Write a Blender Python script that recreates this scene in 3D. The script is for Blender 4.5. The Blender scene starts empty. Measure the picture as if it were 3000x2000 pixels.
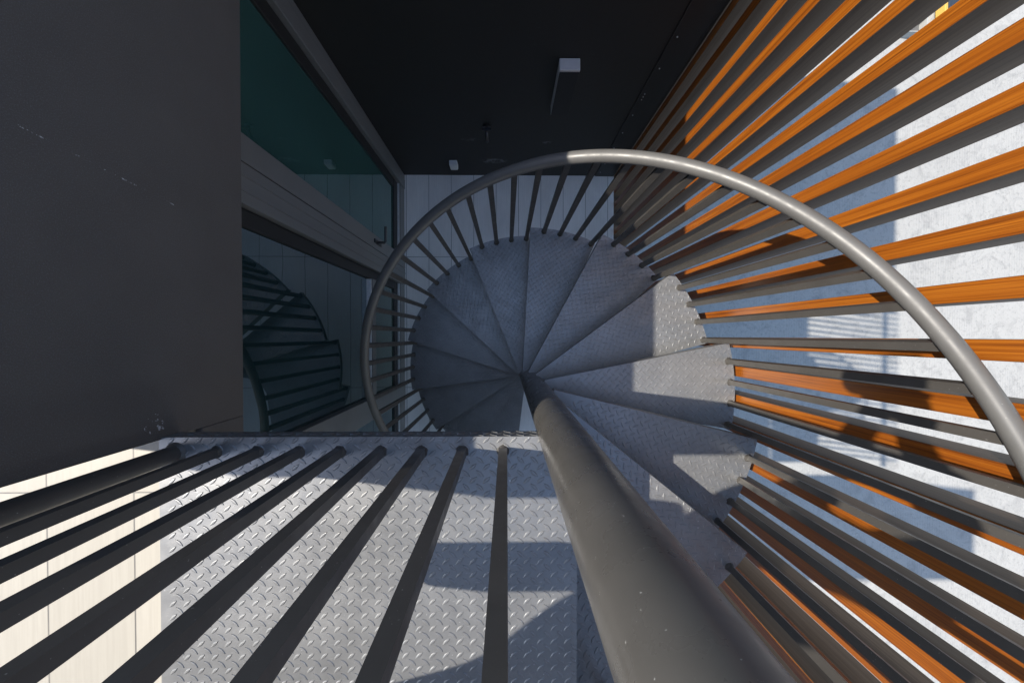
import bpy, bmesh, math, random
from mathutils import Vector, Matrix, Euler
random.seed(7)
S = bpy.context.scene
COL = S.collection
R = 0.85                       # tread radius in metres; plan measures below are in units of R
DG = 10.9                      # depth of the yard below the lens, in R
def W(x, y, d): return Vector((x*R, y*R, (DG-d)*R))   # plan position and depth below the lens
AX, AY = 0.15555, -0.28549     # stair axis
D0, H = 1.84224, 0.217709      # depth of reference tread, rise
TH0, DTH = -0.186203, 0.4390635
def depth(i): return D0 - i*H

# ------------------------------------------------------------------ helpers
def link(name, me, mats, parent=None):
    o = bpy.data.objects.new(name, me); COL.objects.link(o)
    for m in (mats if isinstance(mats, (list, tuple)) else [mats]): me.materials.append(m)
    if parent is not None: attach(o, parent)
    return o
def attach(o, parent):
    o.parent = parent
    o.matrix_parent_inverse = Matrix.Translation(-parent.location)
def tag(o, label=None, cat=None, group=None, kind=None):
    if label: o['label'] = label
    if cat: o['category'] = cat
    if group: o['group'] = group
    if kind: o['kind'] = kind
    return o
def thing(name, label, cat, loc, group=None):
    o = bpy.data.objects.new(name, None); COL.objects.link(o); o.location = loc
    o.empty_display_size = 0.1
    return tag(o, label, cat, group)
class MB:
    def __init__(self): self.v=[]; self.f=[]; self.mi=[]; self.sm=[]
    def add(self, vs, fs, mi=0, smooth=False):
        b=len(self.v); self.v += [tuple(p) for p in vs]
        for f in fs: self.f.append([b+i for i in f]); self.mi.append(mi); self.sm.append(smooth)
    def box(self, p0, p1, mi=0, M=None):
        x0,y0,z0=p0; x1,y1,z1=p1
        x0,x1=min(x0,x1),max(x0,x1); y0,y1=min(y0,y1),max(y0,y1); z0,z1=min(z0,z1),max(z0,z1)
        vs=[Vector(p) for p in ((x0,y0,z0),(x1,y0,z0),(x1,y1,z0),(x0,y1,z0),(x0,y0,z1),(x1,y0,z1),(x1,y1,z1),(x0,y1,z1))]
        if M: vs=[M@p for p in vs]
        self.add(vs,[(0,3,2,1),(4,5,6,7),(0,1,5,4),(1,2,6,5),(2,3,7,6),(3,0,4,7)],mi)
    def tube(self, pts, r, n=16, mi=0, caps=True, rs=None):
        pts=[Vector(p) for p in pts]; m=len(pts); vs=[]; fs=[]; prev=None
        for k,p in enumerate(pts):
            t=(pts[min(k+1,m-1)]-pts[max(k-1,0)]).normalized()
            if prev is None:
                a=Vector((0,0,1)) if abs(t.z)<0.9 else Vector((1,0,0))
                u=t.cross(a).normalized()
            else: u=(prev-t*prev.dot(t)).normalized()
            prev=u; w=t.cross(u); rr=rs[k] if rs else r
            for j in range(n):
                an=2*math.pi*j/n; vs.append(p+u*math.cos(an)*rr+w*math.sin(an)*rr)
        for k in range(m-1):
            for j in range(n):
                a=k*n+j; b=k*n+(j+1)%n; fs.append((a,b,b+n,a+n))
        self.add(vs,fs,mi,True)
        if caps:
            self.add(vs[:n],[tuple(range(n))[::-1]],mi); self.add(vs[-n:],[tuple(range(n))],mi)
    def mesh(self, name):
        me=bpy.data.meshes.new(name); me.from_pydata(self.v,[],self.f)
        me.polygons.foreach_set('material_index', self.mi); me.polygons.foreach_set('use_smooth', self.sm)
        me.update(); return me
    def build(self, name, mats, parent=None): return link(name, self.mesh(name), mats, parent)
def bevel(o, w, seg=2):
    b=o.modifiers.new('bevel','BEVEL'); b.width=w; b.segments=seg; b.limit_method='ANGLE'; b.angle_limit=math.radians(40)
    b.harden_normals=False
    return o
def add_box(name, p0, p1, mats, parent=None, bev=0):
    m=MB(); m.box(p0,p1); o=m.build(name,mats,parent)
    if bev: bevel(o,bev)
    return o
def recalc(me):
    bm=bmesh.new(); bm.from_mesh(me); bmesh.ops.recalc_face_normals(bm,faces=bm.faces); bm.to_mesh(me); bm.free()

# ------------------------------------------------------------------ materials
class NT:
    def __init__(s,name):
        s.m=bpy.data.materials.new(name); s.m.use_nodes=True; s.t=s.m.node_tree; s.n=s.t.nodes; s.l=s.t.links
        s.p=s.n['Principled BSDF']
    def node(s,t,**k):
        n=s.n.new(t)
        for a,b in k.items():
            if hasattr(n,a): setattr(n,a,b)
            else: n.inputs[a].default_value=b
        return n
    def ln(s,a,b): s.l.new(a,b)
    def coord(s,scale=(1,1,1),rnd=0.0,kind='Object'):
        tc=s.node('ShaderNodeTexCoord'); mp=s.node('ShaderNodeMapping'); mp.inputs['Scale'].default_value=scale
        s.ln(tc.outputs[kind],mp.inputs['Vector'])
        if rnd:
            oi=s.node('ShaderNodeObjectInfo'); mu=s.node('ShaderNodeMath',operation='MULTIPLY'); mu.inputs[1].default_value=rnd
            s.ln(oi.outputs['Random'],mu.inputs[0]); s.ln(mu.outputs[0],mp.inputs['Location'])
        return mp.outputs['Vector']
    def noise(s,vec,scale,detail=4,rough=.55,dist=0):
        n=s.node('ShaderNodeTexNoise'); n.inputs['Scale'].default_value=scale; n.inputs['Detail'].default_value=detail
        n.inputs['Roughness'].default_value=rough; n.inputs['Distortion'].default_value=dist
        s.ln(vec,n.inputs['Vector']); return n.outputs['Fac']
    def ramp(s,fac,stops):
        n=s.node('ShaderNodeValToRGB'); cr=n.color_ramp
        while len(cr.elements)<len(stops): cr.elements.new(.5)
        for e,(p,c) in zip(cr.elements,stops):
            e.position=p; e.color=(c,c,c,1) if not hasattr(c,'__len__') else (*c,1)
        s.ln(fac,n.inputs['Fac']); return n.outputs['Color']
    def mix(s,fac,a,b,mode='MIX'):
        n=s.node('ShaderNodeMix'); n.data_type='RGBA'; n.blend_type=mode
        for i,v in ((0,fac),(6,a),(7,b)):
            if hasattr(v,'is_linked') or isinstance(v,bpy.types.NodeSocket): s.ln(v,n.inputs[i])
            elif i==0: n.inputs[i].default_value=v
            else: n.inputs[i].default_value=(*v,1)
        return n.outputs[2]
    def math(s,op,a,b=None,c=None):
        n=s.node('ShaderNodeMath'); n.operation=op
        for i,v in enumerate((a,b,c)):
            if v is None: continue
            if isinstance(v,bpy.types.NodeSocket): s.ln(v,n.inputs[i])
            else: n.inputs[i].default_value=v
        return n.outputs[0]
    def bump(s,h,strength,dist=.002,normal=None):
        b=s.node('ShaderNodeBump'); b.inputs['Strength'].default_value=strength; b.inputs['Distance'].default_value=dist
        s.ln(h,b.inputs['Height'])
        if normal is not None: s.ln(normal,b.inputs['Normal'])
        s.ln(b.outputs['Normal'],s.p.inputs['Normal']); return b.outputs['Normal']
    def set(s,**k):
        for a,v in k.items():
            i=s.p.inputs[a.replace('_',' ')]
            if isinstance(v,bpy.types.NodeSocket): s.ln(v,i)
            elif hasattr(v,'__len__'): i.default_value=(*v,1)
            else: i.default_value=v
        return s

def mat_paint(name,col,rough=.38,chips=.5,scale=1.0):
    t=NT(name); v=t.coord()
    n=t.noise(v,9*scale,5); base=t.mix(t.ramp(n,[(.3,0),(.75,1)]),tuple(c*.88 for c in col),tuple(c*1.1 for c in col))
    sp=t.noise(v,260*scale,2,.5); spk=t.ramp(sp,[(.735,0),(.76,chips)])
    base=t.mix(spk,base,(.5,.5,.48))
    rr=t.ramp(t.noise(v,30*scale,4),[(.3,rough-.07),(.7,rough+.1)])
    t.set(Base_Color=base,Roughness=rr)
    t.bump(t.noise(v,500*scale,2),.05,.0006)
    return t.m
M_PAINT=mat_paint('warm grey railing paint',(.057,.0525,.048),.42,.35)
M_RAIL=mat_paint('warm grey handrail paint',(.088,.086,.083),.44,.25)
M_POLE=mat_paint('warm grey pole paint',(.068,.0645,.060),.30,.35,.8)

def mat_plate():
    t=NT('galvanised chequer plate'); v=t.coord(rnd=30)
    a=t.ramp(t.noise(v,6,6,.6),[(.3,0),(.7,1)])
    b=t.ramp(t.noise(v,45,4,.6),[(.35,0),(.7,1)])
    c=t.mix(a,(.178,.180,.183),(.245,.247,.25)); c=t.mix(t.math('MULTIPLY',b,.45),c,(.22,.222,.226))
    sc=t.ramp(t.noise(t.coord((20,160,20),rnd=11),2.4,3,.7,.4),[(.66,0),(.72,.55)])
    c=t.mix(sc,c,(.5,.5,.5))
    w=t.ramp(t.noise(v,120,2),[(.72,0),(.75,.7)]); c=t.mix(w,c,(.55,.56,.57))
    r=t.ramp(t.noise(v,18,5,.6),[(.25,.32),(.75,.48)])
    t.set(Base_Color=c,Roughness=r,Metallic=.58)
    t.bump(t.noise(v,220,3,.6),.16,.0008)
    return t.m
M_PLATE=mat_plate()

def mat_wood(front):
    t=NT('orange wood grain foil' if front else 'grey brown wood grain foil')
    v=t.coord((46,46,.5),rnd=40); n=t.noise(v,2.3,7,.68,.9)
    v2=t.coord((170,170,1.1),rnd=40); n2=t.noise(v2,2.0,4,.65,.4)
    v3=t.coord((9,9,.35),rnd=17); n3=t.noise(v3,2.0,3,.5,.8)
    if front:
        c=t.ramp(n,[(.34,(.075,.018,.002)),(.43,(.18,.047,.003)),(.52,(.25,.072,.0045)),(.64,(.33,.108,.009))])
        c=t.mix(t.ramp(n2,[(.5,0),(.64,.5)]),c,(.105,.026,.002)); c=t.mix(t.ramp(n3,[(.35,.0),(.7,.4)]),c,(.20,.052,.004))
        t.set(Base_Color=c,Roughness=.42)
    else:
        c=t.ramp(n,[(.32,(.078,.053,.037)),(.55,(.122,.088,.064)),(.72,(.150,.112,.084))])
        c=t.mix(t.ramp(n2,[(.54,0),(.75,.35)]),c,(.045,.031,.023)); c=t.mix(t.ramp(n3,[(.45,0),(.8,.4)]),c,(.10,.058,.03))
        t.set(Base_Color=c,Roughness=.55); t.p.inputs['Specular IOR Level'].default_value=.3
    t.bump(n2,.06,.0006)
    return t.m
M_WOODF, M_WOODS = mat_wood(True), mat_wood(False)

def mat_tile(name,ox,oy,wid,length,c0,c1):
    t=NT(name); tc=t.node('ShaderNodeTexCoord'); sx=t.node('ShaderNodeSeparateXYZ'); t.ln(tc.outputs['Object'],sx.inputs[0])
    cb=t.node('ShaderNodeCombineXYZ')
    t.ln(t.math('ADD',sx.outputs['Y'],-oy+length*40),cb.inputs[0]); t.ln(t.math('ADD',sx.outputs['X'],-ox+wid*200),cb.inputs[1])
    br=t.node('ShaderNodeTexBrick'); br.offset=0; br.inputs['Scale'].default_value=1
    br.inputs['Brick Width'].default_value=length; br.inputs['Row Height'].default_value=wid
    br.inputs['Mortar Size'].default_value=.0022; br.inputs['Mortar Smooth'].default_value=.1; br.inputs['Bias'].default_value=0
    br.inputs['Color1'].default_value=(*c0,1); br.inputs['Color2'].default_value=(*c1,1); br.inputs['Mortar'].default_value=(.10,.095,.09,1)
    t.ln(cb.outputs[0],br.inputs['Vector'])
    g=t.noise(t.coord((60,2.2,1)),2.0,5,.62,.3); c=t.mix(t.ramp(g,[(.36,.30),(.62,0)]),br.outputs['Color'],tuple(x*.74 for x in c0))
    g2=t.noise(t.coord((2.2,1.1,1)),2.2,6,.6,.5); c=t.mix(t.ramp(g2,[(.42,0),(.72,.38)]),c,tuple(x*.7 for x in c0))
    g3=t.noise(t.coord((1,1,1)),75,2); c=t.mix(t.ramp(g3,[(.74,0),(.78,.5)]),c,(.2,.19,.18))
    t.set(Base_Color=c,Roughness=t.ramp(g2,[(.3,.30),(.7,.5)])); t.p.inputs['Specular IOR Level'].default_value=.8 if c0[0]>.5 else .4
    inv=t.math('SUBTRACT',1,br.outputs['Fac']); t.bump(t.math('ADD',inv,t.math('MULTIPLY',g,.12)),.25,.002)
    return t.m
M_TILE_SHADE=mat_tile('pale wood look tile lightened for shade',-.36*R,.854*R,.2422*R,1.2,(.82,.79,.765),(.86,.83,.80))  # same tile as the terrace, colour lifted to make up for well shade
M_TILE_SUN=mat_tile('pale wood look tile darkened for sun',-1.177*R,-.493*R,.272*R,1.25,(.325,.305,.265),(.355,.333,.29))  # same tile again, colour darkened because the terrace lies in full sun

def mat_stucco():
    t=NT('charcoal textured render'); v=t.coord()
    n=t.noise(v,7,4); c=t.mix(n,(.084,.076,.070),(.110,.100,.093))
    f=t.noise(v,420,3,.7); c=t.mix(t.ramp(f,[(.52,0),(.70,.6)]),c,(.17,.175,.2))
    # row of pale chips on the stair side, a straight scrape running down the wall
    tc=t.node('ShaderNodeTexCoord'); sx=t.node('ShaderNodeSeparateXYZ'); t.ln(tc.outputs['Object'],sx.inputs[0])
    z0=(DG-.82)*R; k=(.392-.4325)/(1.244-.82)
    d=t.math('SUBTRACT',z0,sx.outputs['Z'])
    line=t.math('ADD',.4325*R,t.math('MULTIPLY',d,k))
    off=t.math('ABSOLUTE',t.math('SUBTRACT',sx.outputs['Y'],line))
    near=t.math('LESS_THAN',off,.0013)
    a=t.math('GREATER_THAN',d,0.0); b=t.math('LESS_THAN',d,.424*R)
    seg=t.math('MULTIPLY',t.math('MULTIPLY',a,b),near)
    cl=t.ramp(t.noise(t.coord((1,1,1)),60,4,.85),[(.56,0),(.62,.8)])
    c=t.mix(t.math('MULTIPLY',seg,cl),c,(.62,.64,.68))
    # rubbed corner by the platform
    dy=t.math('SUBTRACT',sx.outputs['Y'],-.255*R); dz=t.math('SUBTRACT',sx.outputs['Z'],(DG-1.17)*R)
    rr=t.math('SQRT',t.math('ADD',t.math('MULTIPLY',dy,dy),t.math('MULTIPLY',dz,dz)))
    sp=t.math('MULTIPLY',t.math('LESS_THAN',rr,.03),t.ramp(t.noise(v,90,3,.7),[(.60,0),(.64,.9)]))
    c=t.mix(sp,c,(.5,.52,.56))
    t.set(Base_Color=c,Roughness=.72); t.p.inputs['Specular IOR Level'].default_value=.35
    t.bump(f,.55,.0025)
    return t.m
M_STUCCO=mat_stucco()

def mat_black(name,col,rough,smear=()):
    t=NT(name); v=t.coord()
    c=t.mix(t.noise(v,3,4),tuple(x*.8 for x in col),tuple(x*1.25 for x in col))
    c=t.mix(t.ramp(t.noise(v,55,3,.6),[(.755,0),(.775,.35)]),c,(.3,.31,.33))
    sc=t.noise(t.coord((2,2,9)),3,4,.6); c=t.mix(t.ramp(sc,[(.66,0),(.8,.12)]),c,(.14,.14,.15))
    if smear:
        tc=t.node('ShaderNodeTexCoord'); sx=t.node('ShaderNodeSeparateXYZ'); t.ln(tc.outputs['Object'],sx.inputs[0])
        for (mx,mz,wx,wz,am) in smear:
            dx=t.math('DIVIDE',t.math('SUBTRACT',sx.outputs['X'],mx),wx); dz=t.math('DIVIDE',t.math('SUBTRACT',sx.outputs['Z'],mz),wz)
            rr=t.math('ADD',t.math('MULTIPLY',dx,dx),t.math('MULTIPLY',dz,dz))
            mk=t.math('MULTIPLY',t.ramp(rr,[(.0,1),(1,0)]),t.ramp(t.noise(v,26,4,.7),[(.40,0),(.62,1)]))
            c=t.mix(t.math('MULTIPLY',mk,am),c,(.20,.21,.23))
    t.set(Base_Color=c,Roughness=rough); t.bump(t.noise(v,350,3,.7),.4,.0015)
    return t.m
M_BLACK=mat_black('black painted render',(.0105,.010,.0095),.62,((-.13*R,(DG-4.09)*R,.15*R,.06*R,.8),(-.33*R,(DG-3.65)*R,.09*R,.03*R,.5),(.36*R,(DG-3.7)*R,.05*R,.03*R,.6)))
M_PANEL=mat_black('black sheet metal',(.010,.010,.0105),.5)
M_BASE=mat_black('dark grey facade render',(.06,.06,.062),.7)

def mat_frame():
    t=NT('brown grey window frame'); v=t.coord()
    c=t.mix(t.noise(v,5,4),(.125,.126,.128),(.155,.156,.158)); t.set(Base_Color=c,Roughness=.38)
    t.bump(t.noise(v,400,2),.06,.0006); return t.m
M_FRAME=mat_frame()
def mat_plain(name,col,rough,metal=0,var=.12,sc=20):
    t=NT(name); v=t.coord(); n=t.noise(v,sc,4)
    t.set(Base_Color=t.mix(n,tuple(c*(1-var) for c in col),tuple(c*(1+var) for c in col)),Roughness=rough,Metallic=metal)
    t.bump(t.noise(v,250,2),.08,.0008); return t.m
M_GASKET=mat_plain('black rubber gasket',(.012,.012,.013),.55)
M_TRACK=mat_plain('mill finish aluminium track',(.55,.56,.57),.4,.3,.3,60)
M_HANDLE=mat_plain('black door handle',(.03,.03,.032),.35,.3)
M_LAMP=mat_plain('grey lamp housing',(.5,.5,.51),.5,.0)
M_LAMPF=mat_plain('black lamp front',(.005,.005,.0055),.6)
M_WHITE=mat_plain('white plastic',(.62,.63,.65),.45)
M_TAP=mat_plain('dark tap metal',(.05,.05,.055),.35,.6)
M_STEEL=mat_plain('dark grey steel',(.12,.12,.122),.45,.2)
M_SOFFIT=mat_plain('grey slab concrete',(.30,.30,.29),.8)
M_SKIN=mat_plain('skin',(.48,.28,.2),.5); M_CLOTH=mat_plain('dark jacket cloth',(.05,.055,.07),.85); M_TROUS=mat_plain('blue trouser cloth',(.035,.05,.09),.85); M_LIP=mat_plain('lip',(.38,.15,.13),.5); M_HAIR=mat_plain('dark hair',(.03,.022,.018),.6)
M_CAM=mat_plain('black camera body',(.02,.02,.02),.5)
M_YEL=mat_plain('yellow paint',(.42,.26,.05),.5); M_NAVY=mat_plain('dark navy paint',(.02,.024,.032),.4)

def mat_glass(name,col,ior):
    t=NT(name); t.n.remove(t.p)
    out=[n for n in t.n if n.type=='OUTPUT_MATERIAL'][0]
    v=t.coord(); c=t.mix(t.ramp(t.noise(v,1.3,3),[(.35,0),(.65,1)]),tuple(x*.85 for x in col),tuple(x*1.12 for x in col))
    d=t.node('ShaderNodeBsdfDiffuse'); t.ln(c,d.inputs['Color'])
    g=t.node('ShaderNodeBsdfGlossy'); g.inputs['Roughness'].default_value=.012; g.inputs['Color'].default_value=(.86,.93,.92,1)
    bn=t.node('ShaderNodeBump'); bn.inputs['Strength'].default_value=.02; bn.inputs['Distance'].default_value=.02; t.ln(t.noise(v,3.5,2),bn.inputs['Height']); t.ln(bn.outputs['Normal'],g.inputs['Normal'])
    fr=t.node('ShaderNodeFresnel'); fr.inputs['IOR'].default_value=ior
    mx=t.node('ShaderNodeMixShader'); t.ln(fr.outputs[0],mx.inputs[0]); t.ln(d.outputs[0],mx.inputs[1]); t.ln(g.outputs[0],mx.inputs[2])
    t.ln(mx.outputs[0],out.inputs['Surface'])
    return t.m
M_GLASS_T=mat_glass('teal tinted window glass',(.03,.085,.08),2.3)
M_GLASS_D=mat_glass('dark blue green window glass',(.012,.030,.036),2.7)
M_GLASS_G=mat_glass('grey green window glass',(.05,.075,.068),1.8)

def mat_ground():
    t=NT('rough pale concrete yard'); v=t.coord()
    big=t.noise(v,.3,5,.6,.6); mid=t.noise(v,2.6,8,.72,.8); fin=t.noise(v,14,6,.72)
    c=t.mix(t.ramp(big,[(.35,0),(.65,1)]),(.275,.269,.256),(.305,.299,.285))
    c=t.mix(t.ramp(mid,[(.34,.55),(.50,0)]),c,(.17,.168,.165))
    tr=t.noise(t.coord((3.2,.9,1)),3.0,7,.75,1.6); c=t.mix(t.ramp(tr,[(.52,0),(.66,.32)]),c,(.20,.197,.19))
    wv=t.node('ShaderNodeTexWave'); wv.wave_type='BANDS'; wv.inputs['Scale'].default_value=5.5; wv.inputs['Distortion'].default_value=2.5; wv.inputs['Detail'].default_value=3; wv.inputs['Detail Scale'].default_value=.6
    t.ln(t.coord((1,.25,1)),wv.inputs['Vector'])
    c=t.mix(t.math('MULTIPLY',t.ramp(wv.outputs['Fac'],[(.55,0),(.9,.16)]),t.ramp(t.noise(v,.55,3),[(.48,0),(.6,1)])),c,(.15,.15,.15))
    c=t.mix(t.ramp(fin,[(.34,.55),(.46,0)]),c,(.15,.148,.145))
    c=t.mix(t.ramp(fin,[(.60,0),(.70,.5)]),c,(.33,.325,.315))
    t.set(Base_Color=c,Roughness=.9); t.p.inputs['Specular IOR Level'].default_value=.2
    t.bump(t.math('ADD',mid,t.math('MULTIPLY',fin,.4)),.6,.03)
    return t.m
M_GROUND=mat_ground()

# ------------------------------------------------------------------ setting
def sheet(name,p0,p1,z,mat):
    m=MB(); m.add([(p0[0],p0[1],z),(p1[0],p0[1],z),(p1[0],p1[1],z),(p0[0],p1[1],z)],[(0,1,2,3)])
    return m.build(name,mat)
tag(sheet('ground',(-300,-300),(300,300),0,M_GROUND),kind='structure')
XW,YE=-.9973,-.2997           # stair face and end of the parapet
XG,YB=-1.103,1.735            # glazing plane, black wall plane
XF=1.175; FP,FW,FD=.1466,.0525,.104
DF=depth(-12)                 # landing floor
DD=1.30                       # terrace floor
# landing slab between the glazing and the fins
m=MB(); m.box(W(-1.16,-5.5,DF),W(1.158,YB,DF+.34)); o=m.build('landing_floor',M_TILE_SHADE); tag(o,kind='structure')
# terrace slab and its tiles
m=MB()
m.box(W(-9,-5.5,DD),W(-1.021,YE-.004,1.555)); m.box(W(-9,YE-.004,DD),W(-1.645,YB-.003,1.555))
o=m.build('terrace_floor',M_TILE_SUN); tag(o,kind='structure')

# parapet
m=MB(); m.box(W(-1.64,YE,1.56),W(XW,YB-.002,.114)); m.box(W(-1.0185,-5.4,1.56),W(XW,YE-.0005,DD+.05))
o=bevel(m.build('parapet_wall',M_STUCCO),.003)
tag(o,'charcoal textured parapet wall with a pale scrape down its face, above the glass doors','wall')
# unseen wall added behind the photographer to cut skylight and deepen the shade
uw=thing('added_shade_wall','charcoal wall added out of view behind the landing plate to deepen its shade','wall',W(-4,-2.75,DD))
m=MB(); m.box(W(-9,-5.2,DD-.003),W(-3.0,-2.75,-2.9)); m.box(W(-2.0,-5.2,DD-.003),W(1.05,-2.75,-2.9)); m.box(W(-2.999,-5.2,-1.35),W(-2.001,-2.75,-2.9)); m.build('wall_face',M_STUCCO,uw)
add_box('door',W(-2.998,-2.95,DD-.005),W(-2.002,-2.90,-1.348),M_FRAME,uw);  # door leaf filling the opening of the added wall
# black back wall block with its metal corner panel
bw=thing('back_wall','tall black painted wall behind the stair carrying a lamp, outlet and tap','wall',W(0,YB,DG))
add_box('wall_face',W(-9,YB,DG-.002),W(.9518,YB+6,-.10),M_BLACK,bw)
add_box('corner_panel',W(.9535,YB-.006,DG-.002),W(1.152,YB+6,-.10),M_PANEL,bw)
m=MB()
for k in range(14):
    d=.7+k*.28
    for j in (0,.035,.07):
        if j and k%4: continue
        c=W(.985,YB-.006,d+j); m.tube([c,c+Vector((0,-.004,0))],.0035,8)
m.build('screw',M_TRACK,bw)
# building below the landing
bb=thing('building_base','dark facade of the storeys below the landing floor','building',W(-4,-2,DG))
add_box('wall',W(-9,-5.5,DG-.002),W(1.10,YB-.003,DF+.342),M_BASE,bb)
m=MB()
for k in range(6):
    m.box(W(1.10,-4.6+k*1.05,8.2),W(1.106,-4.0+k*1.05,6.4))
m.build('window',M_GLASS_D,bb)

# ------------------------------------------------------------------ glazing
gf=thing('glazed_front','glazed door front with brown frames and dark teal panes below the parapet','glass front',W(XG,.4,DF))
DT=1.557
def gbox(name,y0,y1,d0,d1,mat,x0=0.0,x1=-.09,bev=.003): return add_box(name,W(XG+x0,y0,d0),W(XG+x1,y1,d1),mat,gf,bev)
G=.002
# uprights
gbox('frame',1.682,YB-.003,DT,DF-G,M_FRAME); gbox('frame',1.581,1.678,DT,DF-G,M_FRAME,.004)
gbox('gasket',1.497,1.579,DT,4.13,M_GASKET,-.03)
gbox('frame',.7275,.8436,DT,DF-G,M_FRAME,.004)
st=gbox('door_stile',.5518,.7235,DT,DF-G,M_FRAME,.004)
for yy in (.667,.603):
    gb=add_box('groove',W(XG+.0085,yy,DT),W(XG+.003,yy+.012,DF-.004),M_FRAME,None,.001); attach(gb,st)
gbox('gasket',.4713,.5498,DT,4.13,M_GASKET,-.03)
gbox('frame',-.69,-.51,DT,DF-G,M_FRAME,.004)
gbox('frame',-2.3,-2.1,DT,DF-G,M_FRAME,.004)
# bottom rails, tracks and panes
for (a,b,pm) in ((.8456,1.579,M_GLASS_T),(-.508,.5498,M_GLASS_G),(-2.098,-.692,M_GLASS_D)):
    gbox('bottom_rail',a,b,4.284,DF-G,M_FRAME,-.004)
    gbox('track',a+.002,b-.002,4.262,4.282,M_TRACK,-.012)
    gbox('gasket',a+.002,b-.002,4.14,4.26,M_GASKET,-.03)
gbox('transom',-.508,.4693,3.378,3.466,M_FRAME,.002)
gbox('track',-.506,.4673,3.366,3.376,M_TRACK,-.006)
gbox('pane',.8456,1.495,DT,4.138,M_GLASS_T,-.045,-.055,0)
gbox('pane',-.508,.4693,DT,3.364,M_GLASS_D,-.045,-.055,0)
gbox('pane',-.508,.4693,3.468,4.138,M_GLASS_G,-.045,-.055,0)
gbox('pane',-2.098,-.692,DT,4.138,M_GLASS_D,-.045,-.055,0)
# lever handle
m=MB(); c=W(XG+.004,.79,3.50)
m.box(c+Vector((0,-.014,-.075)),c+Vector((.008,.014,.075)))
m.tube([c,c+Vector((.05,0,0)),c+Vector((.058,.008,0)),c+Vector((.058,.115,0))],.0095,10)
m.build('door_handle',M_HANDLE,gf)

# ------------------------------------------------------------------ things on the black wall
wl=thing('wall_lamp','long grey box lamp with black front mounted high on the black wall','lamp',W(.393,YB,3.12))
o=add_box('housing',W(.328,YB-.002,3.10),W(.458,YB-.078,2.575),M_LAMP,wl,.004)
add_box('front_cover',W(.3295,YB-.0795,3.085),W(.4565,YB-.0855,2.59),M_LAMPF,wl,.002)
so=thing('wall_outlet','small white outlet box low on the black wall near the glass corner','outlet',W(-.535,YB,4.2))
add_box('cover',W(-.572,YB-.002,4.185),W(-.494,YB-.05,4.065),M_WHITE,so,.005)
add_box('flap',W(-.566,YB-.0505,4.178),W(-.50,YB-.058,4.075),M_WHITE,so,.003)
tp=thing('wall_tap','small dark water tap on the black wall above stain marks','tap',W(-.169,YB,3.44))
m=MB(); c=W(-.169,YB,3.42); m.tube([c,c+Vector((0,-.05,0)),c+Vector((0,-.075,-.02)),c+Vector((0,-.078,-.06))],.012,12); m.tube([c+Vector((0,-.004,0)),c+Vector((0,-.01,0))],.028,14)
m.build('spout',M_TAP,tp)
m=MB(); m.tube([c+Vector((0,-.045,.01)),c+Vector((0,-.045,.045))],.007,10); m.box(c+Vector((-.032,-.053,.045)),c+Vector((.032,-.037,.055))); m.build('lever',M_TAP,tp)

# ------------------------------------------------------------------ chequer plate
LA=.0395*R                                   # lattice pitch of the raised lozenges
def lozenges(inside, rot, bounds, z, clip=None, jitter=0):
    """raised lozenges inside a polygon test, in the plate's own plane"""
    bm=bmesh.new(); L,Wd,Hh=.0130,.0046,.0016
    prof=[(-1,0),(-.6,.62),(0,1),(.6,.62),(1,0),(.6,-.62),(0,-1),(-.6,-.62)]
    x0,y0,x1,y1=bounds; ca,sa=math.cos(rot),math.sin(rot)
    nx=int((x1-x0)/LA)+3; ny=int((y1-y0)/LA)+3
    for i in range(-1,nx):
        for j in range(-1,ny):
            for ty in (0,1):
                cx=x0+(i+.5*ty)*LA; cy=y0+(j+.5*ty)*LA
                an=math.radians(42 if ty==0 else 138)+rot
                if not inside(cx,cy): continue
                c,s=math.cos(an),math.sin(an)
                lo=[]; hi=[]; md=[]
                for (u,v) in prof:
                    for lst,fu,fv,zz in ((lo,1,1,0),(md,.88,.64,Hh*.86),(hi,.6,.26,Hh)):
                        a=u*L*fu; b=v*Wd*fv
                        lst.append(bm.verts.new((cx+a*c-b*s, cy+a*s+b*c, z+zz)))
                for k in range(8):
                    q=(k+1)%8
                    for A,B in ((lo,md),(md,hi)):
                        f=bm.faces.new((A[q],A[k],B[k],B[q])); f.smooth=False
                f=bm.faces.new(hi[::-1])
    if clip:
        for co,no in clip:
            g=bm.verts[:]+bm.edges[:]+bm.faces[:]
            bmesh.ops.bisect_plane(bm,geom=g,plane_co=co,plane_no=no,clear_outer=True)
    bmesh.ops.recalc_face_normals(bm,faces=bm.faces)
    me=bpy.data.meshes.new('loz'); bm.to_mesh(me); bm.free()
    for p in me.polygons:
        pass
    return me
def merge_into(mb, me, M=None):
    vs=[(M@v.co if M else v.co.copy()) for v in me.vertices]
    b=len(mb.v); mb.v+= [tuple(v) for v in vs]
    for p in me.polygons:
        mb.f.append([b+i for i in p.vertices]); mb.mi.append(0); mb.sm.append(p.use_smooth)
    bpy.data.meshes.remove(me)

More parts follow.
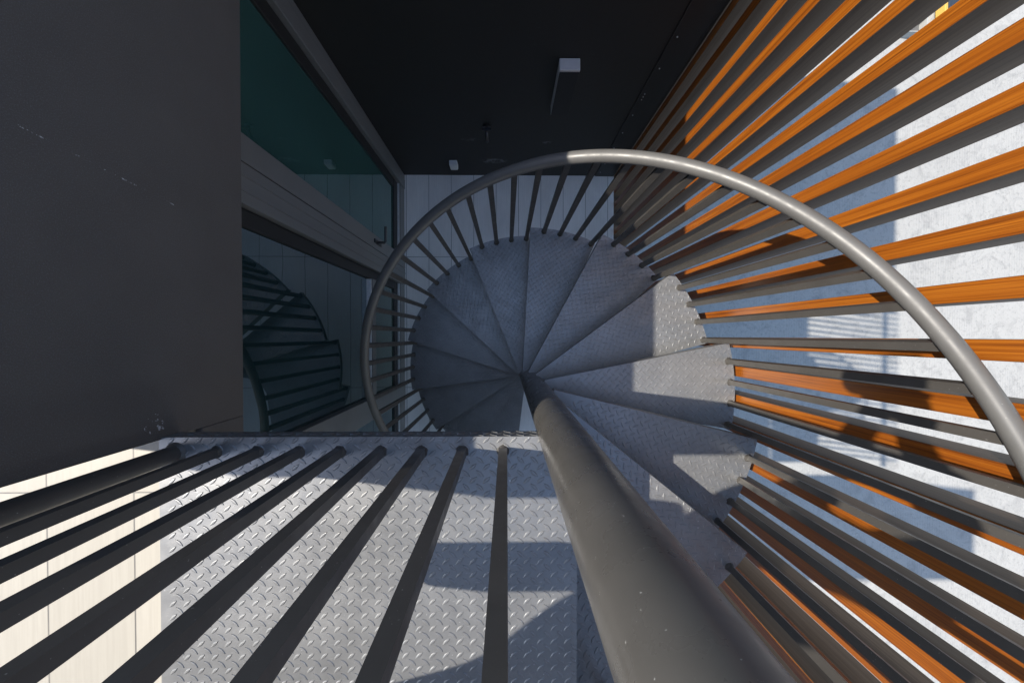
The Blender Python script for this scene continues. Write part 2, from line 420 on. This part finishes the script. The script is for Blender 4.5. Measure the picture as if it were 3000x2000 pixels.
# one tread, axis at the origin, bisector along +X, walking surface at z=0
def tread_mesh():
    a=DTH/2; OFF=.055
    F=Vector((math.cos(a),math.sin(a)))*R; B=Vector((math.cos(-a-.004),math.sin(-a-.004)))*R
    phi=a-math.asin(OFF); nf=Vector((-math.sin(phi),math.cos(phi)))          # outward normal of the nosing
    Pin=nf*OFF*R+Vector((math.cos(phi),math.sin(phi)))*.045*R
    OB=-.012; phb=-a-.004-math.asin(OB); nb=Vector((math.sin(phb),-math.cos(phb)))
    Bin=Vector((-math.sin(phb),math.cos(phb)))*OB*R+Vector((math.cos(phb),math.sin(phb)))*.045*R
    arc=[Vector((math.cos(t),math.sin(t)))*R for t in [(-a-.004)+(2*a+.004)*k/16 for k in range(17)]]
    poly=[Bin]+arc+[Pin]
    mb=MB(); T=.006
    n=len(poly)
    top=[(p.x,p.y,0) for p in poly]; bot=[(p.x,p.y,-T) for p in poly]
    mb.add(top+bot,[tuple(range(n)),tuple(range(2*n-1,n-1,-1))]+[(k,k+n,(k+1)%n+n,(k+1)%n) for k in range(n)])
    def lip(p,q,inw,dz,t=.005):
        p=Vector((p.x,p.y,0)); q=Vector((q.x,q.y,0)); w=Vector((inw.x,inw.y,0))*t
        vs=[p,q,q+w,p+w]; vs=[v+Vector((0,0,-T+.0005)) for v in vs]+[v+Vector((0,0,-dz)) for v in vs]
        mb.add(vs,[(0,1,2,3),(7,6,5,4)]+[(k,k+4,(k+1)%4+4,(k+1)%4) for k in range(4)])
    lip(Pin,F,-nf,.058); lip(Bin,B,-nb,.045)
    for k in range(16): lip(arc[k],arc[k+1],-(arc[k]+arc[k+1]).normalized(),.04)
    clip=[((F.x-nf.x*.002,F.y-nf.y*.002,0),(nf.x,nf.y,0)),((B.x-nb.x*.002,B.y-nb.y*.002,0),(nb.x,nb.y,0))]
    for k in range(16):
        mnr=(arc[k]+arc[k+1]).normalized(); q=arc[k]-mnr*.002; clip.append(((q.x,q.y,0),(mnr.x,mnr.y,0)))
    rp=R+.02
    loz=lozenges(lambda x,y: math.hypot(x,y)<rp and math.hypot(x,y)>.078*R and abs(math.atan2(y,x))<a+.12,0,(.04,-.32,R+.02,.32),0.0001,clip)
    merge_into(mb,loz)
    me=mb.mesh('tread'); recalc(me); me.materials.append(M_PLATE)
    return me
TREAD=tread_mesh()

stair=thing('spiral_staircase','grey steel spiral staircase of chequer plate treads around one thick pole, with bar railing','staircase',W(AX,AY,DF))
# pole with a collar at each tread
m=MB(); m.tube([W(AX,AY,DF-.001),W(AX,AY,1.6),W(AX,AY,.25),W(AX,AY,-.12)],.0642*R,48)
m.build('center_pole',M_POLE,stair)
TREADS=range(-11,3)
first=None
for i in TREADS:
    o=bpy.data.objects.new('tread',TREAD); COL.objects.link(o)
    o.location=W(AX,AY,depth(i)); o.rotation_euler=(0,0,TH0-i*DTH-DTH/2)
    attach(o,stair)
RR=.979; HR=1.07
def rail_pt(th,r=.98): return W(AX+r*math.cos(th),AY+r*math.sin(th),depth((TH0-th)/DTH)-HR)
# balusters: square bars with a weld bead at the foot
def baluster(foot,top,ang,parent,s=.0205):
    rj=random.Random(int(foot.x*7919)^int(foot.y*104729)); mb=MB(); M=Matrix.Translation(foot)@Matrix.Rotation(ang+rj.uniform(-.05,.05),4,'Z')@Matrix.Rotation(rj.uniform(-.0025,.0025),4,'X')@Matrix.Rotation(rj.uniform(-.0025,.0025),4,'Y')
    h=top.z-foot.z
    mb.box((-s/2,-s/2,-.002),(s/2,s/2,h),0,M)
    n=12; rng=random.Random(int(ang*1000)+int(foot.x*991))
    ring0=[];ring1=[]
    for k in range(n):
        t=2*math.pi*k/n; e=1+.22*rng.uniform(-1,1)
        q=max(abs(math.cos(t)),abs(math.sin(t))); b=s/2/q
        ring0.append(M@Vector((math.cos(t)*(b*.75+.0075*e),math.sin(t)*(b*.75+.0075*e),.0)))
        ring1.append(M@Vector((math.cos(t)*b*1.0,math.sin(t)*b*1.0,.011*e)))
    mb.add(ring0+ring1,[(k,(k+1)%n,(k+1)%n+n,k+n) for k in range(n)],0,True)
    o=mb.build('baluster',M_PAINT,parent); return o
for i in TREADS:
    th=TH0-i*DTH
    for k in range(4):
        t=th-math.radians(5.2+6.29*k)
        baluster(W(AX+RR*math.cos(t),AY+RR*math.sin(t),depth(i)),rail_pt(t,RR),t,stair)
m=MB(); ts=[TH0+11*DTH+.05-(k/220)*(14*DTH+.35) for k in range(221)]
m.tube([rail_pt(t) for t in ts],.0245*R,24); m.build('handrail',M_RAIL,stair)
# landing plate at the top
DP=depth(3); PX0,PX1,PY=-1.0036,.2046,-.2923
m=MB(); m.box(W(PX0,-2.4,DP+.0075),W(PX1,PY,DP)); m.box(W(PX0,PY-.006,DP+.068),W(PX1,PY,DP+.0078)); m.box(W(PX1-.006,-2.4,DP+.06),W(PX1,PY-.0065,DP+.0078)); m.box(W(PX0,-2.4,DP+.105),W(PX0+.006,PY-.0065,DP+.0078))
x0,x1=PX0*R,PX1*R; y0,y1=-2.0*R,PY*R
def pin(x,y): return x0+.026<x<x1+.012 and y0<y<y1+.012
Z=W(0,0,DP).z
merge_into(m,lozenges(pin,0,(x0+.03,y0,x1,y1+.02),Z+.0001,[((x1-.002,0,0),(1,0,0)),((x0+.022,0,0),(-1,0,0)),((0,y1-.002,0),(0,1,0))]))
# lozenges on the turned down edge
ML=Matrix.Translation((0,PY*R+.0001,Z-.03))@Matrix.Rotation(math.radians(-90),4,'X')
merge_into(m,lozenges(lambda x,y: x0+.02<x<x1-.01 and abs(y)<.03,0,(x0+.03,-.034,x1,.04),0,[((0,.027,0),(0,1,0)),((0,-.027,0),(0,-1,0))]),ML)
o=m.build('landing_plate',M_PLATE,stair)
GD=.10                                            # guard rail depth
for k in range(8):
    p=W(-.8396+k*.1183,-.335,DP); baluster(p,W(0,0,GD),0,stair)
m=MB(); m.tube([W(-.957,-.3375,DP),W(-.957,-.3375,GD)],.0235*R,24)
n=18; c=W(-.957,-.3375,DP); r0=.0235*R
ra=[c+Vector((math.cos(6.2832*k/n)*r0*1.35,math.sin(6.2832*k/n)*r0*1.35,.0005)) for k in range(n)]; rb=[c+Vector((math.cos(6.2832*k/n)*r0,math.sin(6.2832*k/n)*r0,.008)) for k in range(n)]
m.add(ra+rb,[(k,(k+1)%n,(k+1)%n+n,k+n) for k in range(n)],0,True)
m.build('newel_post',M_PAINT,stair)
m=MB(); m.tube([W(-.985,-.3375,GD),W(.15,-.3375,GD)],.0235*R,20); m.build('guard_rail',M_PAINT,stair)

# ------------------------------------------------------------------ vertical wood grain fins
ORD=['first','second','third','fourth','fifth','sixth','seventh','eighth','ninth','tenth','eleventh','twelfth','thirteenth','fourteenth','fifteenth','sixteenth','seventeenth','eighteenth','nineteenth','twentieth','twenty-first','twenty-second','twenty-third','twenty-fourth','twenty-fifth','twenty-sixth','twenty-seventh','twenty-eighth','twenty-ninth','thirtieth']
DB,DTOP=5.2,-.105
def fin_mesh():
    bm=bmesh.new(); bmesh.ops.create_cube(bm,size=1)
    for v in bm.verts:
        v.co.x=(v.co.x+.5)*FD*R; v.co.y*=FW*R; v.co.z=(v.co.z+.5)*(DB-DTOP)*R
    bmesh.ops.bevel(bm,geom=[e for e in bm.edges if abs((e.verts[0].co-e.verts[1].co).z)>1],offset=.0022,segments=2,affect='EDGES',profile=.5)
    me=bpy.data.meshes.new('wood_fin'); bm.to_mesh(me); bm.free()
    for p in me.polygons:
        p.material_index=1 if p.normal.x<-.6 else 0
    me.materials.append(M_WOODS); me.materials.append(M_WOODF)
    return me
FIN=fin_mesh()
fins=[]
y=-.0078-FW/2+FP*13; k=0
base=bpy.data.objects.new('wood_fin',FIN)
while y>-2.35:
    o=base if k==0 else base.copy()
    COL.objects.link(o); o.location=W(XF,y,DB); fins.append(o)
    tag(o,'tall vertical fin with orange wood grain front, %s along the screen from the black wall'%ORD[k],'fin','vertical wood grain fins of the screen beside the stair')
    y-=FP; k+=1
for d,lb in ((.39,'upper horizontal steel rail behind the tops of the wooden fins'),(4.62,'lower horizontal steel rail holding the feet of the wooden fins to the landing edge')):
    m=MB(); m.box(W(XF+FD+.001,-2.45,d+.05),W(XF+FD+.06,YB+.05,d-.05))
    if d>1:
        for k in range(-13,11,4):
            yy=-.0078+FP*k+.047; m.box(W(1.1585,yy-.02,d+.03),W(XF+FD+.0005,yy+.02,d-.03))
    o=bevel(m.build('fin_rail',M_STEEL),.003); tag(o,lb,'rail')

# ------------------------------------------------------------------ far yard: small cart seen between the fins at the top
ct=thing('tool_cart','low dark box on wheels with a yellow end band, far out in the sunlit yard','cart',W(11.75,8.5,DG))
def loc(x,y,z): return W(11.75,8.5,DG)+Vector((x,y,z))
add_box('body',loc(-.30,-.22,.08),loc(.30,.22,.30),M_NAVY,ct,.02); add_box('end_band',loc(-.37,-.22,.08),loc(-.302,.22,.30),M_YEL,ct,.015)
for sx in (-.2,.2):
    for sy in (-.16,.16):
        m=MB(); c=loc(sx,sy,.05); m.tube([c+Vector((0,-.02,0)),c+Vector((0,.02,0))],.049,16); m.build('wheel',M_GASKET,ct)
cr=thing('crate','mid grey open crate lying beside the dark box in the yard','crate',W(10.72,8.12,DG))
def loc2(x,y,z): return W(10.72,8.12,DG)+Vector((x,y,z))
m=MB()
m.box(loc2(-.22,-.16,.0),loc2(.22,-.145,.20)); m.box(loc2(-.22,.145,.0),loc2(.22,.16,.20)); m.box(loc2(-.22,-.144,.0),loc2(-.205,.144,.20)); m.box(loc2(.205,-.144,.0),loc2(.22,.144,.20))
m.build('side',M_SOFFIT,cr); add_box('bottom',loc2(-.204,-.144,.0),loc2(.204,.144,.02),M_STEEL,cr)

# ------------------------------------------------------------------ photographer on the landing plate (only the shadow is in the picture)
def skin_person():
    J={'pelvis':(-.72,-.86,.08,.15),'waist':(-.66,-.70,-.12,.18),'chest':(-.56,-.55,-.40,.19),'neck':(-.50,-.50,-.68,.07),'head0':(-.48,-.47,-.77,.095),'head1':(-.45,-.42,-.87,.105),
       'hipA':(-.60,-.95,.16,.11),'kneeA':(-.60,-1.08,.64,.075),'ankA':(-.60,-1.22,1.10,.048),'toeA':(-.58,-1.10,1.155,.042),
       'hipB':(-.86,-.93,.16,.11),'kneeB':(-.90,-1.06,.64,.075),'ankB':(-.90,-1.26,1.10,.048),'toeB':(-.88,-1.12,1.155,.042),
       'shA':(-.30,-.62,-.55,.1),'elA':(-.02,-.40,-.36,.065),'wrA':(.02,-.13,-.19,.034),'haA':(.06,-.07,-.16,.036),
       'shB':(-.76,-.48,-.57,.1),'elB':(-.55,-.36,-.52,.065),'wrB':(-.15,-.03,-.31,.034),'haB':(-.08,.0,-.22,.036)}
    E=[('pelvis','waist'),('waist','chest'),('chest','neck'),('neck','head0'),('head0','head1'),('pelvis','hipA'),('hipA','kneeA'),('kneeA','ankA'),('ankA','toeA'),('pelvis','hipB'),('hipB','kneeB'),('kneeB','ankB'),('ankB','toeB'),
       ('chest','shA'),('shA','elA'),('elA','wrA'),('wrA','haA'),('chest','shB'),('shB','elB'),('elB','wrB'),('wrB','haB')]
    names=list(J); vs=[W(*J[n][:3]) for n in names]; rs=[J[n][3]*R for n in names]
    # five fingers on each hand closed round the camera body
    es=[(names.index(a),names.index(b)) for a,b in E]
    for hn,sg in (('haA',1),('haB',-1)):
        hi=names.index(hn); hx,hy,hd,_=J[hn]
        for q in range(4):
            b=len(vs); yy=hy-.045+.028*q
            vs += [W(hx+.008*sg,yy,hd-.02+.004*q),W(hx-.012*sg,yy,hd-.05),W(hx-.03*sg,yy+.004,hd-.056)]; rs += [.0095,.0085,.007]
            es += [(hi,b),(b,b+1),(b+1,b+2)]
        b=len(vs); vs += [W(hx,hy-.035,hd+.035),W(hx-.02*sg,hy-.03,hd+.055)]; rs += [.0105,.009]; es += [(hi,b),(b,b+1)]
    me=bpy.data.meshes.new('person'); me.from_pydata(vs,es,[])
    o=bpy.data.objects.new('person',me); COL.objects.link(o); me.materials.append(M_CLOTH)
    o.modifiers.new('skin','SKIN'); sd=o.modifiers.new('sub','SUBSURF'); sd.levels=2; sd.render_levels=2
    for k,sv in enumerate(me.skin_vertices[0].data):
        sv.radius=(rs[k],rs[k]); sv.use_root=(k==0)
    bpy.context.view_layer.update()
    dg=bpy.context.evaluated_depsgraph_get(); bm_=bpy.data.meshes.new_from_object(o.evaluated_get(dg)); bpy.data.objects.remove(o)
    bm_.materials.clear()
    for mm in (M_CLOTH,M_SKIN,M_TROUS): bm_.materials.append(mm)
    hc=W(-.463,-.443,-.825); pel=W(-.72,-.86,.04)
    hands=[W(*J['haA'][:3]),W(*J['haB'][:3])]
    for p in bm_.polygons:
        p.use_smooth=True; c=p.center
        if (c-hc).length<.125 or min((c-h).length for h in hands)<.075: p.material_index=1
        elif c.z<pel.z: p.material_index=2
    o=bpy.data.objects.new('person',bm_); COL.objects.link(o)
    # hair cap, ears, nose, eyes and mouth on the head
    f=(W(0,0,-.3)-hc).normalized(); up=(Vector((-.3,-.3,1))-f*f.dot(Vector((-.3,-.3,1)))).normalized(); sd=f.cross(up)
    def blob(name,c,ax,mat,cut=None):
        b=bmesh.new(); bmesh.ops.create_uvsphere(b,u_segments=20,v_segments=12,radius=1)
        for v in b.verts: v.co=c+f*(v.co.x*ax[0])+sd*(v.co.y*ax[1])+up*(v.co.z*ax[2])
        if cut: bmesh.ops.bisect_plane(b,geom=b.verts[:]+b.edges[:]+b.faces[:],plane_co=cut[0],plane_no=cut[1],clear_outer=True)
        me=bpy.data.meshes.new(name); b.to_mesh(me); b.free()
        for q in me.polygons: q.use_smooth=True
        h=bpy.data.objects.new(name,me); COL.objects.link(h); me.materials.append(mat); h.parent=o; return h
    blob('face',hc+f*.012,(.100,.076,.118),M_SKIN)
    blob('hair',hc-f*.012+up*.016,(.108,.085,.122),M_HAIR,(hc+f*.03+up*.01,(f-up*.75).normalized()))
    blob('nose',hc+f*.112-up*.012,(.018,.014,.026),M_SKIN)
    blob('mouth',hc+f*.100-up*.058,(.008,.024,.006),M_LIP)
    for q in (-1,1):
        blob('eye',hc+f*.096+up*.014+sd*.031*q,(.008,.011,.007),M_HAIR); blob('ear',hc+sd*.078*q-f*.005,(.020,.010,.032),M_SKIN)
    return tag(o,'photographer in a dark jacket leaning over the guard rail, holding out a camera','person')
person=skin_person()
cam_t=thing('photo_camera','black camera held over the stair pointing straight down','camera',W(0,0,-.15))
add_box('body',W(-.05,-.085,-.19),W(.055,.085,-.105),M_CAM,cam_t,.006)
m=MB(); m.tube([W(0,0,-.104),W(0,0,-.035)],.046,24); m.build('lens',M_CAM,cam_t)

bag=thing('shoulder_bag','black shoulder bag hanging below the photographer in front of the guard rail','bag',W(-.69,-.58,.45))
bevel(add_box('pouch',W(-.91,-.65,.44),W(-.47,-.52,.20),M_CLOTH,bag),.03,3)
m=MB(); m.tube([W(-.90,-.585,.23),W(-.88,-.57,.0),W(-.78,-.56,-.32),W(-.72,-.55,-.56)],.012,8); m.tube([W(-.48,-.585,.23),W(-.45,-.60,.0),W(-.50,-.60,-.32),W(-.52,-.56,-.54)],.012,8)
m.build('strap',M_CLOTH,bag)
# ------------------------------------------------------------------ camera
def rx(a): return Matrix(((1,0,0),(0,math.cos(a),-math.sin(a)),(0,math.sin(a),math.cos(a))))
def ry(a): return Matrix(((math.cos(a),0,math.sin(a)),(0,1,0),(-math.sin(a),0,math.cos(a))))
RM=rx(.0134065)@ry(.01213532)
cd=bpy.data.cameras.new('camera'); co=bpy.data.objects.new('camera',cd); COL.objects.link(co)
cd.sensor_width=36; cd.lens=14.4; cd.clip_start=.02; cd.clip_end=1500
co.matrix_world=Matrix.Translation(W(0,0,0))@RM.transposed().to_4x4()
S.camera=co

# ------------------------------------------------------------------ light
SD=Vector((.843,-.103,-1)).normalized()
w=bpy.data.worlds.new('World'); S.world=w; w.use_nodes=True
nt=w.node_tree; bg=nt.nodes['Background']; sk=nt.nodes.new('ShaderNodeTexSky'); sk.sky_type='NISHITA'; sk.sun_disc=False
sk.sun_elevation=math.asin(-SD.z); sk.sun_rotation=math.atan2(-SD.x,-SD.y); sk.air_density=1.25; sk.dust_density=.9; sk.ozone_density=.8
hs=nt.nodes.new('ShaderNodeHueSaturation'); hs.inputs['Saturation'].default_value=1.05; nt.links.new(sk.outputs[0],hs.inputs['Color']); nt.links.new(hs.outputs[0],bg.inputs['Color']); bg.inputs['Strength'].default_value=.15
sl=bpy.data.lights.new('sun','SUN'); sl.energy=4.0; sl.angle=math.radians(.53); sl.color=(1,.93,.82)
so_=bpy.data.objects.new('sun',sl); COL.objects.link(so_); so_.location=(0,0,30)
so_.rotation_euler=SD.to_track_quat('-Z','Y').to_euler()
S.view_settings.view_transform='Standard'; S.view_settings.look='None'; S.view_settings.exposure=1.15; S.view_settings.gamma=1
S.cycles.max_bounces=8; S.cycles.diffuse_bounces=4; S.cycles.glossy_bounces=4
S.cycles.use_denoising=True
